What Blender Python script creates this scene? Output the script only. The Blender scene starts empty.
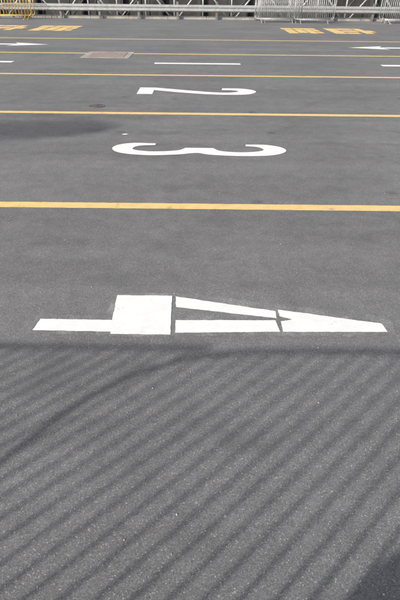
import bpy, bmesh, math, random
from mathutils import Vector, Matrix, noise
from mathutils.geometry import tessellate_polygon
random.seed(7)
S=bpy.context.scene
COL=S.collection
S.view_settings.view_transform='Standard'; S.view_settings.look='None'; S.view_settings.exposure=0

# ---------------------------------------------------------------- materials
def newmat(name):
    m=bpy.data.materials.new(name); m.use_nodes=True
    nt=m.node_tree; nt.nodes.clear()
    out=nt.nodes.new('ShaderNodeOutputMaterial'); b=nt.nodes.new('ShaderNodeBsdfPrincipled')
    nt.links.new(b.outputs[0],out.inputs[0])
    return m,nt,b
def N(nt,t,**k):
    n=nt.nodes.new(t)
    for a,v in k.items(): setattr(n,a,v)
    return n
def noise_n(nt,vec,scale,detail=4,rough=.5,stretch=None):
    if stretch:
        mp=N(nt,'ShaderNodeMapping'); mp.inputs['Scale'].default_value=stretch
        nt.links.new(vec,mp.inputs[0]); vec=mp.outputs[0]
    n=N(nt,'ShaderNodeTexNoise'); n.inputs['Scale'].default_value=scale
    n.inputs['Detail'].default_value=detail; n.inputs['Roughness'].default_value=rough
    nt.links.new(vec,n.inputs['Vector']); return n.outputs[0]
def ramp(nt,fac,stops):
    r=N(nt,'ShaderNodeValToRGB'); e=r.color_ramp.elements
    while len(e)<len(stops): e.new(.5)
    for i,(p,c) in enumerate(stops):
        e[i].position=p; e[i].color=(c,c,c,1) if isinstance(c,(int,float)) else (*c,1)
    nt.links.new(fac,r.inputs[0]); return r.outputs[0]
def mix(nt,fac,a,b,mode='MIX'):
    m=N(nt,'ShaderNodeMix',data_type='RGBA',blend_type=mode)
    for i,v in ((0,fac),(6,a),(7,b)):
        if isinstance(v,(int,float)): m.inputs[i].default_value=v if i==0 else (v,v,v,1)
        elif isinstance(v,tuple): m.inputs[i].default_value=(*v,1)
        else: nt.links.new(v,m.inputs[i])
    return m.outputs[2]
def geo(nt): return N(nt,'ShaderNodeNewGeometry').outputs['Position']

def asphalt_nodes(nt,full=True):
    P=geo(nt)
    v=N(nt,'ShaderNodeTexVoronoi'); v.inputs['Scale'].default_value=290; nt.links.new(P,v.inputs['Vector'])
    sep=N(nt,'ShaderNodeSeparateColor'); nt.links.new(v.outputs['Color'],sep.inputs[0])
    stone=ramp(nt,sep.outputs[0],[(0,(.138,.139,.141)),(.4,(.180,.181,.182)),(.8,(.220,.220,.220)),(.965,(.265,.263,.26)),(.993,(.46,.45,.43))])
    gap=ramp(nt,v.outputs['Distance'],[(.4,1),(.85,.72)])
    c=mix(nt,1,stone,gap,'MULTIPLY')
    if full:
        big=ramp(nt,noise_n(nt,P,.55,5,.65),[(.3,.85),(.7,1.13)])
        c=mix(nt,1,c,big,'MULTIPLY')
        mid=ramp(nt,noise_n(nt,P,6,7,.78),[(.28,.83),(.72,1.16)])
        c=mix(nt,1,c,mid,'MULTIPLY')
        tr=ramp(nt,noise_n(nt,P,1.0,4,.65,(.07,1.6,1)),[(.3,.87),(.7,1.09)])
        c=mix(nt,1,c,tr,'MULTIPLY')
        n1=noise_n(nt,P,.8,2,.4,(.45,1,1)); band=ramp(nt,n1,[(.455,0),(.478,1),(.505,1),(.53,0)])
        brk=ramp(nt,noise_n(nt,P,2.2,4,.65),[(.46,0),(.64,.34)])
        bm_=mix(nt,1,band,brk,'MULTIPLY'); c=mix(nt,bm_,c,(.08,.08,.082))
        vo=N(nt,'ShaderNodeTexVoronoi'); vo.inputs['Scale'].default_value=1.5; nt.links.new(P,vo.inputs['Vector'])
        oil=ramp(nt,vo.outputs['Distance'],[(.02,.66),(.12,1)])
        c=mix(nt,1,c,oil,'MULTIPLY')
        pale=ramp(nt,noise_n(nt,P,3.1,7,.75),[(.62,0),(.76,.32)])
        c=mix(nt,pale,c,(.29,.287,.28))
    return P,c,v.outputs['Distance']
def bump(nt,b,h,s,d,inv=False):
    n=N(nt,'ShaderNodeBump',invert=inv); n.inputs['Strength'].default_value=s; n.inputs['Distance'].default_value=d
    nt.links.new(h,n.inputs['Height']); nt.links.new(n.outputs[0],b.inputs['Normal'])

def mat_asphalt():
    m,nt,b=newmat('asphalt'); P,c,h=asphalt_nodes(nt)
    nt.links.new(c,b.inputs['Base Color']); b.inputs['Roughness'].default_value=.9
    b.inputs['Specular IOR Level'].default_value=.3
    bump(nt,b,h,.3,.0011,True); return m
def mat_paint(name,col,wear=.62,dirty=.75,width=.05,full=False,amount=.9):
    m,nt,b=newmat(name); P,c,h=asphalt_nodes(nt,full)
    d=ramp(nt,noise_n(nt,P,9,6,.7),[(.3,dirty),(.62,1)])
    p=mix(nt,1,col,d,'MULTIPLY')
    g=ramp(nt,noise_n(nt,P,200,2,.6),[(.3,.88),(.6,1)])
    p=mix(nt,1,p,g,'MULTIPLY')
    a=N(nt,'ShaderNodeMath',operation='ADD')
    n1=noise_n(nt,P,110,4,.75); n2=noise_n(nt,P,5,3,.6)
    nt.links.new(n1,a.inputs[0]); nt.links.new(n2,a.inputs[1])
    hf=N(nt,'ShaderNodeMath',operation='MULTIPLY'); hf.inputs[1].default_value=.5; nt.links.new(a.outputs[0],hf.inputs[0])
    w=ramp(nt,hf.outputs[0],[(wear,0),(wear+width,amount)])
    col_out=mix(nt,w,c,p) if full else mix(nt,w,p,c)
    nt.links.new(col_out,b.inputs['Base Color'])
    b.inputs['Roughness'].default_value=.8
    bump(nt,b,h,.3,.0011,True); return m
def mat_simple(name,col,rough=.5,metal=0,var=.25,scale=8,rust=0,rustcol=(.16,.07,.03)):
    m,nt,b=newmat(name); P=geo(nt)
    f=ramp(nt,noise_n(nt,P,scale,5,.6),[(.3,1-var),(.7,1+var*.4)])
    c=mix(nt,1,col,f,'MULTIPLY')
    if rust:
        r=ramp(nt,noise_n(nt,P,scale*2.3,6,.7),[(.62-rust,0),(.72-rust,1)])
        c=mix(nt,r,c,rustcol)
    nt.links.new(c,b.inputs['Base Color']); b.inputs['Roughness'].default_value=rough; b.inputs['Metallic'].default_value=metal
    bump(nt,b,noise_n(nt,P,scale*8,3),.2,.002); return m
ASP=mat_asphalt()
WHITE=mat_paint('white_road_paint',(.87,.865,.85),.605,.90,.06)
RESID=mat_paint('thin_white_residue',(.6,.6,.59),.50,.9,.10,True,.30)
YEL=mat_paint('yellow_road_paint',(.83,.60,.25),.585,.86,.06)
YELW=mat_paint('worn_yellow_paint',(.82,.58,.22),.54,.84,.12)
GALV=mat_simple('galvanised_steel',(.50,.52,.53),.45,.4,.25,9)
BARR=mat_simple('dull_galvanised_tube',(.42,.43,.44),.5,.3,.3,9)
GALVD=mat_simple('weathered_steel',(.22,.22,.23),.6,.3,.35,6,.08)
YST=mat_simple('yellow_painted_steel',(.70,.48,.11),.5,0,.3,9,.02)
RUST=mat_simple('rusty_iron',(.33,.27,.245),.8,.05,.35,10,.06,(.22,.15,.12))
DARK=mat_simple('dark_rubber',(.03,.03,.03),.8)
GRIT=mat_simple('packed_grit',(.13,.115,.105),.9,0,.3,20)
CONC=mat_simple('concrete',(.38,.37,.35),.9,0,.35,3)
DSTEEL=mat_simple('dark_painted_steel',(.06,.065,.07),.6,.2,.4,4,.05)
DWALL=mat_simple('dark_concrete',(.055,.055,.053),.8,0,.6,1.4)  # very dark concrete tone, mottled by noise
STONE=mat_simple('pebble_stone',(.50,.48,.46),.8,0,.4,60)
GREEN=mat_simple('grey_green_panel',(.22,.25,.25),.6,0,.3,4)

# ---------------------------------------------------------------- helpers
def setp(o,label=None,cat=None,group=None,kind=None):
    if label: o['label']=label
    if cat: o['category']=cat
    if group: o['group']=group
    if kind: o['kind']=kind
def mk(name,bm,mat,parent=None,smooth=False):
    me=bpy.data.meshes.new(name); bm.to_mesh(me); bm.free(); me.materials.append(mat)
    if smooth:
        for p in me.polygons: p.use_smooth=True
    o=bpy.data.objects.new(name,me); COL.objects.link(o)
    if parent: o.parent=parent
    return o
def empty(name,loc):
    o=bpy.data.objects.new(name,None); o.location=loc; o.empty_display_size=.2; COL.objects.link(o); return o
def tube(bm,a,b,r,n=10,cap=True):
    a=Vector(a); b=Vector(b); d=(b-a).normalized()
    u=d.orthogonal().normalized(); v=d.cross(u)
    ra=[bm.verts.new(a+(u*math.cos(t)+v*math.sin(t))*r) for t in [2*math.pi*i/n for i in range(n)]]
    rb=[bm.verts.new(b+(u*math.cos(t)+v*math.sin(t))*r) for t in [2*math.pi*i/n for i in range(n)]]
    for i in range(n): bm.faces.new((ra[i],ra[(i+1)%n],rb[(i+1)%n],rb[i]))
    if cap: bm.faces.new(ra[::-1]); bm.faces.new(rb)
def path_tube(bm,pts,r,n=10):
    for i in range(len(pts)-1): tube(bm,pts[i],pts[i+1],r,n)
    for p in pts[1:-1]: bmesh.ops.create_icosphere(bm,subdivisions=2,radius=r*1.01,matrix=Matrix.Translation(Vector(p)))
def box(bm,lo,hi):
    lo=Vector(lo);hi=Vector(hi)
    g=bmesh.ops.create_cube(bm,size=1)
    for v in g['verts']:
        v.co=Vector((lo[i]+(v.co[i]+.5)*(hi[i]-lo[i]) for i in range(3)))
def bevel(bm,w=.01,seg=2):
    bmesh.ops.bevel(bm,geom=[e for e in bm.edges],offset=w,segments=seg,affect='EDGES',profile=.6)
def smooth_outline(pts,steps=8):
    n=len(pts); out=[]
    for i in range(n):
        p0=pts[i-1];p1=pts[i];p2=pts[(i+1)%n];p3=pts[(i+2)%n]
        a=Vector(p1[:2]);b=Vector(p2[:2])
        c1=len(p1)>2;c2=len(p2)>2
        m1=(b-a) if c1 else (b-Vector(p0[:2]))*.5
        m2=(b-a) if c2 else (Vector(p3[:2])-a)*.5
        for k in range(steps):
            t=k/steps;t2=t*t;t3=t2*t
            out.append(a*(2*t3-3*t2+1)+m1*(t3-2*t2+t)+b*(-2*t3+3*t2)+m2*(t3-t2))
    return out
def rough_outline(pts,step=.03,amp=.003):
    out=[]
    n=len(pts)
    for i in range(n):
        a=Vector(pts[i][:2]);b=Vector(pts[(i+1)%n][:2]); L=(b-a).length
        k=max(1,int(L/step)); nn=(b-a).orthogonal().normalized() if L>0 else Vector((0,0))
        for j in range(k):
            p=a.lerp(b,j/k)
            q=0 if j==0 else noise.noise(Vector((p.x*21,p.y*21,0)))*amp+random.uniform(-.4,.4)*amp
            out.append(p+nn*q)
    return out
def fill(bm,pts,z):
    vs=[bm.verts.new((p[0],p[1],z)) for p in pts]
    for t in tessellate_polygon([[Vector((p[0],p[1],0)) for p in pts]]):
        try: f=bm.faces.new([vs[i] for i in t])
        except ValueError: continue
        f.normal_update()
        if f.normal.z<0: f.normal_flip()
def marking(name,polys,mat,z,label,cat,group=None,step=.03,amp=.003):
    bm=bmesh.new()
    for p in polys: fill(bm,rough_outline(p,step,amp),z)
    o=mk(name,bm,mat); setp(o,label,cat,group); return o
def rect(x0,x1,y0,y1): return [(x0,y0),(x1,y0),(x1,y1),(x0,y1)]

# ---------------------------------------------------------------- setting
bm=bmesh.new()
box(bm,(-400,-400,-6),(400,28.6,0))
o=mk('ground',bm,ASP); setp(o,'grey weathered asphalt of a marked vehicle yard','ground',kind='structure')
m,nt,b=newmat('harbour_water'); P=geo(nt)
b.inputs['Base Color'].default_value=(.02,.03,.03,1); b.inputs['Roughness'].default_value=.15
bump(nt,b,noise_n(nt,P,1.6,5,.6,(1,2,1)),.6,.08)
bm=bmesh.new(); vs=[bm.verts.new(v) for v in ((-3000,28,-2.4),(3000,28,-2.4),(3000,5000,-2.4),(-3000,5000,-2.4))]; bm.faces.new(vs)
o=mk('water',bm,m); setp(o,'dark rippled harbour water beyond the yard','water',kind='structure')

bm=bmesh.new(); x=-60
while x<60:
    box(bm,(x+.006,28.25,-.05),(x+2.0,28.62,.13)); x+=2.006
bevel(bm,.012,2)
o=mk('kerb',bm,CONC); setp(o,'pale concrete kerb along the yard edge','kerb',kind='structure')

# ---------------------------------------------------------------- markings
ZL=.003; ZP=.004
for yc,w in ((.33,.13),(3.78,.12),(7.20,.13),(10.60,.135),(14.05,.14),(17.85,.15)):
    xs=(-30,-3.1,-1.86,30) if abs(yc-14.05)<.1 else (-30,30)
    segs=[rect(xs[i],xs[i+1],yc-w/2,yc+w/2) for i in range(0,len(xs),2)]
    marking('lane_line',segs,YEL,ZL,'long yellow painted lane line on grey asphalt','road marking','yellow lane lines',.04,.004)

four=[[(-.925,2.032),(-.492,2.026),(-.489,2.005),(-.160,2.005),(-.172,2.388),(-.510,2.388),(-.500,2.132),(-.910,2.138)],
 [(-.142,2.268),(.443,2.166),(.445,2.236),(-.150,2.381)],
 [(-.134,2.022),(.446,2.040),(.434,2.146),(-.139,2.138)],
 [(.462,2.040),(1.045,2.048),(1.035,2.125),(.462,2.252),(.462,2.185),(.53,2.156),(.462,2.136)]]
marking('lane_number',four,WHITE,.0042,'white stencilled number four painted on asphalt','painted number','white lane numbers',.018,.003)
res=[[(-.96,2.005),(-.50,1.995),(-.495,1.985),(.46,2.008),(1.09,2.022),(1.10,2.16),(.95,2.25),(.5,2.30),(.02,2.40),(-.14,2.42),(-.53,2.41),(-.54,2.18),(-.72,2.175),(-.95,2.17)]]
marking('paint_residue',res,RESID,.0016,'faint pale paint residue around the number on asphalt','paint mark',None,.03,.014)
def place(pts,x0,x1,yfar,ynear):
    r=smooth_outline(pts)
    return [((x0+x1)/2+p.x*(x1-x0)/2, yfar+(ynear-yfar)*p.y) for p in r]
three=[(-.52,.06,1),(-.80,.04),(-.97,.24),(-1.0,.55),(-.88,.85),(-.58,1.0),(-.25,.93),(-.03,.80),(.12,.92),(.45,1.0),(.8,.93),(.98,.65),(.97,.32),(.80,.10),(.55,.08,1),
 (.54,.22,1),(.68,.29),(.74,.5),(.65,.65),(.44,.71),(.24,.62),(.16,.40,1),(-.16,.40,1),(-.26,.62),(-.52,.71),(-.70,.64),(-.77,.5),(-.71,.28),(-.52,.20,1)]
marking('lane_number',[place(three,-1.03,.98,5.69,5.20)],WHITE,ZP,'white stencilled number three with rounded lobes on asphalt','painted number','white lane numbers',.03,.005)
two=[(-1,0,1),(-.74,.0,1),(-.1,.42),(.28,.64),(.55,.66),(.70,.5),(.64,.34),(.42,.30,1),(.44,.0,1),(.75,.02),(.96,.24),(1,.55),(.86,.9),(.55,1.0),(.2,.95),(-.25,.74),(-.74,.40,1),(-.74,1,1),(-1,1,1)]
marking('lane_number',[place(two,-1.13,.95,9.22,8.62)],WHITE,ZP,'white stencilled number two painted on asphalt','painted number','white lane numbers',.04,.005)
marking('lane_number',[[(-1.14,12.20),(.9,12.20),(.9,12.40),(.75,12.42),(.62,12.41),(-1.14,12.40)]],WHITE,ZP,'white slim number one painted on asphalt','painted number','white lane numbers',.05,.004)
for x0,x1 in ((-7.4,-4.5),(4.25,7.2)):
    marking('lane_dash',[rect(x0,x1,12.18,12.42)],WHITE,ZP,'short white painted dash on asphalt','road marking','white lane dashes',.05,.004)
for xt,s in ((-4.65,1),(4.40,-1)):
    poly=[(xt-s*3.2,15.86),(xt-s*1.0,15.86),(xt-s*1.15,15.55),(xt,16.0),(xt-s*1.15,16.45),(xt-s*1.0,16.14),(xt-s*3.2,16.14)]
    marking('arrow_marking',[poly],WHITE,ZP,'white painted direction arrow on asphalt','road marking','white direction arrows',.05,.004)
marking('paint_fleck',[[(-1.01,6.035),(-.95,6.03),(-.92,6.055),(-.96,6.08),(-1.00,6.07)]],WHITE,ZP,'small stray fleck of white paint on asphalt','paint mark',None,.015,.008)
G1=[(0,.26,0,1),(.28,.64,.72,1),(.28,.64,.34,.62),(.28,.56,0,.24),(.67,.86,.04,1),(.87,1,.3,.64)]
G2=[(0,.32,.70,1),(.35,1,.74,1),(.04,.30,0,.66),(.34,.58,.08,.70),(.61,.82,0,.71),(.84,1,.05,.3),(.84,1,.38,.70)]
for i,(x0,x1) in enumerate(((-8.9,-7.25),(-6.85,-5.15),(3.3,4.75),(5.15,6.95))):
    a,bq=20.7,23.2
    g=(G1,G2,G2,G1)[i]
    P4=[rect(x0+(x1-x0)*q[0],x0+(x1-x0)*q[1],a+(bq-a)*q[2],a+(bq-a)*q[3]) for q in g]
    marking('yellow_block_marking',P4,YELW,ZP,'worn yellow painted block marking on asphalt','road marking','worn yellow block markings',.06,.008)

# ---------------------------------------------------------------- drain grate + valve cover
E=empty('drain_grate',(-2.48,13.75,0)); setp(E,'rusty square drain grate in a pale concrete surround','drain grate')
bm=bmesh.new()
for r in (( -.62,-.62,.62,-.50),(-.62,.50,.62,.62),(-.62,-.498,-.47,.498),(.47,-.498,.62,.498)):
    box(bm,(r[0],r[1],-.05),(r[2],r[3],.007))
mk('surround',bm,CONC,E)
bm=bmesh.new()
for i in range(15):
    y=-.47+i*.0625; box(bm,(-.46,y,-.04),(.46,y+.038,.012))
for x in (-.46,-.02,.42): box(bm,(x,-.49,-.03),(x+.04,.49,.010))
mk('grating',bm,RUST,E)
bm=bmesh.new(); box(bm,(-.465,-.495,-.06),(.465,.495,.003)); mk('pit',bm,GRIT,E)
bm=bmesh.new(); bmesh.ops.create_cone(bm,cap_ends=True,segments=32,radius1=.125,radius2=.125,depth=.008)
bmesh.ops.create_cone(bm,cap_ends=True,segments=24,radius1=.03,radius2=.03,depth=.013)
o=mk('valve_cover',bm,mat_simple('dark_cast_iron',(.125,.11,.103),.8,.0,.5,14)); o.location=(-1.63,7.66,.001); setp(o,'small round dull iron valve cover set in asphalt','valve cover')

# ---------------------------------------------------------------- pebbles
bm=bmesh.new()
for i in range(220):
    d=.7+ (random.random()**1.6)*7; x=random.uniform(-1,1)*(.9+d*.42)
    r=random.choice((.0012,.0015,.002,.002,.003,.0035))
    g=bmesh.ops.create_icosphere(bm,subdivisions=1,radius=r,matrix=Matrix.Translation((x,d,r*.5)))
    sx,sy=random.uniform(.7,1.5),random.uniform(.7,1.4)
    for v in g['verts']:
        v.co.x=x+(v.co.x-x)*sx; v.co.y=d+(v.co.y-d)*sy
o=mk('gravel',bm,STONE); setp(o,'scattered tiny pale stones and grit on asphalt','gravel',kind='stuff')

# ---------------------------------------------------------------- tall bar fence behind the viewer (casts the striped shade)
FY=-.40
R=empty('metal_fence',(0,FY,0)); setp(R,'tall galvanised steel fence with thin vertical bars','fence')
bm=bmesh.new()
bend=[(9,0,2.08),(-1.9,0,2.08),(-2.2,0,2.065),(-2.42,0,2.02),(-2.53,0,1.92),(-2.57,0,1.78),(-2.53,0,1.6),(-2.44,0,1.36),(-2.36,0,1.0),(-2.32,0,.6),(-2.32,0,.02)]
path_tube(bm,bend,.019)
tube(bm,(-9,0,2.105),(-2.40,0,2.095),.018)
mk('top_rail',bm,GALV,R,True)
bm=bmesh.new(); tube(bm,(-9,0,.15),(9,0,.15),.018); mk('bottom_rail',bm,GALV,R,True)
bm=bmesh.new(); x=-5.6
while x<2.8:
    tube(bm,(x,.004,.14),(x,.004,2.07 if x>-2.46 else 2.095),.0080,8)
    x+=.112
mk('bars',bm,GALV,R,True)['kind']='stuff'
for px in (-5.8,3.0):
    bm=bmesh.new(); w=.02
    box(bm,(px-w,-.025,.001),(px+w,.025,2.08 if px<-2.9 else 2.06)); box(bm,(px-w-.04,-.06,.001),(px+w+.04,.06,.012)); mk('post',bm,GALV,R)
bm=bmesh.new()
prof=[(-.74,.62),(-.02,.62),(-.02,1.30),(-.42,1.30),(-.58,1.24),(-.68,1.12),(-.73,.95)]
f0=[bm.verts.new((p[0],-.03,p[1])) for p in prof]; f1=[bm.verts.new((p[0],-.022,p[1])) for p in prof]
bm.faces.new(f0); bm.faces.new(f1[::-1])
for i in range(len(prof)):
    j=(i+1)%len(prof); bm.faces.new((f0[j],f0[i],f1[i],f1[j]))
mk('shadow_panel',bm,GREEN,R)  # added unseen panel; its shadow stands in for the viewer's own

# added unseen slatted board on a mast, casts the soft shadow beside the three
C=empty('shadow_board',(-15.2,-2.5,0)); setp(C,'added unseen slatted board on a tall mast, casting a soft shadow','shadow caster')
bm=bmesh.new(); tube(bm,(0,0,0),(0,0,8.7),.13,16); box(bm,(-.3,-.3,0),(.3,.3,.04)); mk('mast',bm,GALV,C)
bm=bmesh.new(); tube(bm,(0,0,8.75),(4.6,0,8.6),.03,12); mk('arm',bm,GALV,C)
bm=bmesh.new()
hs=[.016,.024,.032,.036,.038,.038,.038,.038,.038,.038,.038,.036,.032,.024,.016]
for i in range(15):
    z=7.40+i*.075; t=abs(i-7)/7.5; box(bm,(1.2+.2*t,-.03,z),(4.7-.9*t*t,-.005,z+hs[i]))
for x in (1.6,3.6): box(bm,(x,-.004,7.42),(x+.03,.02,8.62))
mk('board',bm,GREEN,C)

# ---------------------------------------------------------------- crowd barriers
def barrier(loc,rot,mat,w=2.1,h=1.08,label='',group='crowd barriers by the quay',nb=20):
    E=empty('crowd_barrier',loc); E.rotation_euler=(0,0,rot); setp(E,label,'barrier',group)
    bm=bmesh.new(); c=.12; z0=.16
    def arc(cx,cz,a0): return [(cx+c*math.cos(math.radians(a0+k*22.5)),0,cz+c*math.sin(math.radians(a0+k*22.5))) for k in range(5)]
    pts=arc(w/2-c,h-c,0)+arc(-w/2+c,h-c,90)+arc(-w/2+c,z0+c,180)+arc(w/2-c,z0+c,270)
    pts.append(pts[0]); path_tube(bm,pts,.022,10); mk('frame',bm,mat,E,True)
    bm=bmesh.new()
    for i in range(nb):
        x=-w/2+(i+1)*w/(nb+1); tube(bm,(x,0,z0),(x,0,h),.010,8)
    mk('bars',bm,mat,E,True)
    for s in (-1,1):
        bm=bmesh.new(); x=s*(w/2-.3)
        path_tube(bm,[(x,-.32,.018),(x,-.22,.035),(x,0,.15),(x,.22,.035),(x,.32,.018)],.018,8)
        box(bm,(x-.03,-.36,.001),(x+.03,-.28,.012)); box(bm,(x-.03,.28,.001),(x+.03,.36,.012)); mk('foot',bm,mat,E)
    return E
GL='galvanised crowd barrier with vertical bars standing on asphalt'
barrier((3.55,26.3,0),.03,BARR,2.1,label=GL)
barrier((3.75,26.65,0),.02,BARR,2.1,label=GL)
barrier((3.65,27.0,0),.02,BARR,2.1,label=GL)
barrier((5.35,26.25,0),-.04,BARR,1.9,label=GL)
barrier((5.3,26.75,0),-.02,BARR,2.1,label=GL)
barrier((9.75,26.5,0),.10,BARR,2.1,label=GL)
barrier((9.85,26.85,0),.14,BARR,2.1,label=GL)
barrier((9.8,27.2,0),.10,BARR,2.1,label=GL)
YL='yellow painted crowd barrier with vertical bars beside the kerb'
barrier((-9.65,27.0,0),-.03,YST,2.3,label=YL,nb=14)
barrier((-9.6,27.4,0),.02,YST,2.3,label=YL,nb=14)
barrier((-12.0,27.2,0),.04,YST,2.3,label=YL)

# ---------------------------------------------------------------- guardrail
G=empty('guardrail',(0,28.0,0)); setp(G,'long weathered steel crash barrier along the yard edge','guardrail')
prof=[(0,0),(-.03,.02),(-.075,.05),(-.075,.10),(-.01,.14),(-.01,.17),(-.075,.21),(-.075,.26),(-.03,.29),(0,.31)]
bm=bmesh.new()
for xs in range(-40,40,4):
    off=-.003*((xs//4)%2)
    A=[bm.verts.new((xs-.05,off+p[0],.34+p[1])) for p in prof]; B=[bm.verts.new((xs+4.05,off+p[0],.34+p[1])) for p in prof]
    for i in range(len(prof)-1): bm.faces.new((A[i],A[i+1],B[i+1],B[i]))
    for zz in (.465,.52):
        bmesh.ops.create_icosphere(bm,subdivisions=1,radius=.016,matrix=Matrix.Translation((xs+.1,off-.02,zz)))
mk('beam',bm,GALV,G)
for i in range(-10,11):
    bm=bmesh.new(); x=i*2+.7; box(bm,(x-.055,.003,0),(x+.055,.13,.78)); bevel(bm,.006,1); mk('post',bm,GALVD,G)

# ---------------------------------------------------------------- steel gangway beyond the edge
W=empty('steel_gangway',(0,31.5,0)); setp(W,'long dark steel truss gangway over the water beside the quay','gangway')
bm=bmesh.new(); box(bm,(-22,-.7,-.55),(22,1.4,-.35)); mk('deck',bm,DWALL,W)
for y in (-.75,1.45):
    bm=bmesh.new()
    for z,r in ((-.3,.07),(1.5,.07),(.95,.04),(.45,.03)): tube(bm,(-22,y,z),(22,y,z),r,10)
    mk('chord',bm,GALVD,W,True)
    bm=bmesh.new()
    for i in range(-14,14):
        x=i*1.6; tube(bm,(x,y,-.3),(x,y,1.5),.05,8)
        if i%2: tube(bm,(x,y,-.3),(x+1.6,y,1.5),.045,8)
        else: tube(bm,(x,y,1.5),(x+1.6,y,-.3),.045,8)
    mk('brace',bm,BARR if y<0 else DSTEEL,W,True)
for x in (-18,-6,6,18):
    bm=bmesh.new(); tube(bm,(x,.35,-6),(x,.35,-.56),.3,16); mk('pile',bm,RUST,W,True)
Q=empty('quay_wall',(0,36,-2.4)); setp(Q,'dark concrete quay wall with rubber fenders across the water','quay wall')
bm=bmesh.new()
for i in range(-20,20):
    box(bm,(i*4+.02,0,-2),(i*4+3.98,3,4.2))
bevel(bm,.03,1); mk('wall',bm,DWALL,Q)
for i in range(-12,13):
    bm=bmesh.new(); x=i*2.7+random.uniform(-.2,.2); tube(bm,(x,-.22,.2),(x,-.22,3.6),.2,12); mk('fender',bm,DARK,Q,True)

# ---------------------------------------------------------------- light
el=math.radians(32)
h=Vector((.728,.686,0)).normalized()
dirv=Vector((h.x*math.cos(el),h.y*math.cos(el),-math.sin(el)))
L=bpy.data.lights.new('sun','SUN'); L.energy=4.1; L.angle=math.radians(.8); L.color=(1,.96,.89)
lo=bpy.data.objects.new('sun',L); lo.rotation_euler=dirv.to_track_quat('-Z','Y').to_euler(); lo.location=(-10,-8,8); COL.objects.link(lo)
w=bpy.data.worlds.new('World'); S.world=w; w.use_nodes=True
nt=w.node_tree; bg=nt.nodes['Background']
sk=nt.nodes.new('ShaderNodeTexSky'); sk.sky_type='NISHITA'; sk.sun_disc=False
sk.sun_elevation=el; sk.sun_rotation=math.atan2(-h.x,-h.y); sk.air_density=1; sk.dust_density=4; sk.ozone_density=.5
nt.links.new(sk.outputs[0],bg.inputs[0]); bg.inputs[1].default_value=.15

# ---------------------------------------------------------------- camera
cam=bpy.data.cameras.new('camera'); cam.sensor_fit='VERTICAL'; cam.sensor_height=36; cam.sensor_width=24; cam.lens=28
cam.clip_start=.02; cam.clip_end=8000
co=bpy.data.objects.new('camera',cam); COL.objects.link(co)
pitch=math.radians(34.25); roll=math.radians(.6)
co.matrix_world=Matrix.Translation((0,0,1.6))@Matrix.Rotation(math.pi/2-pitch,4,'X')@Matrix.Rotation(roll,4,'Z')
S.camera=co
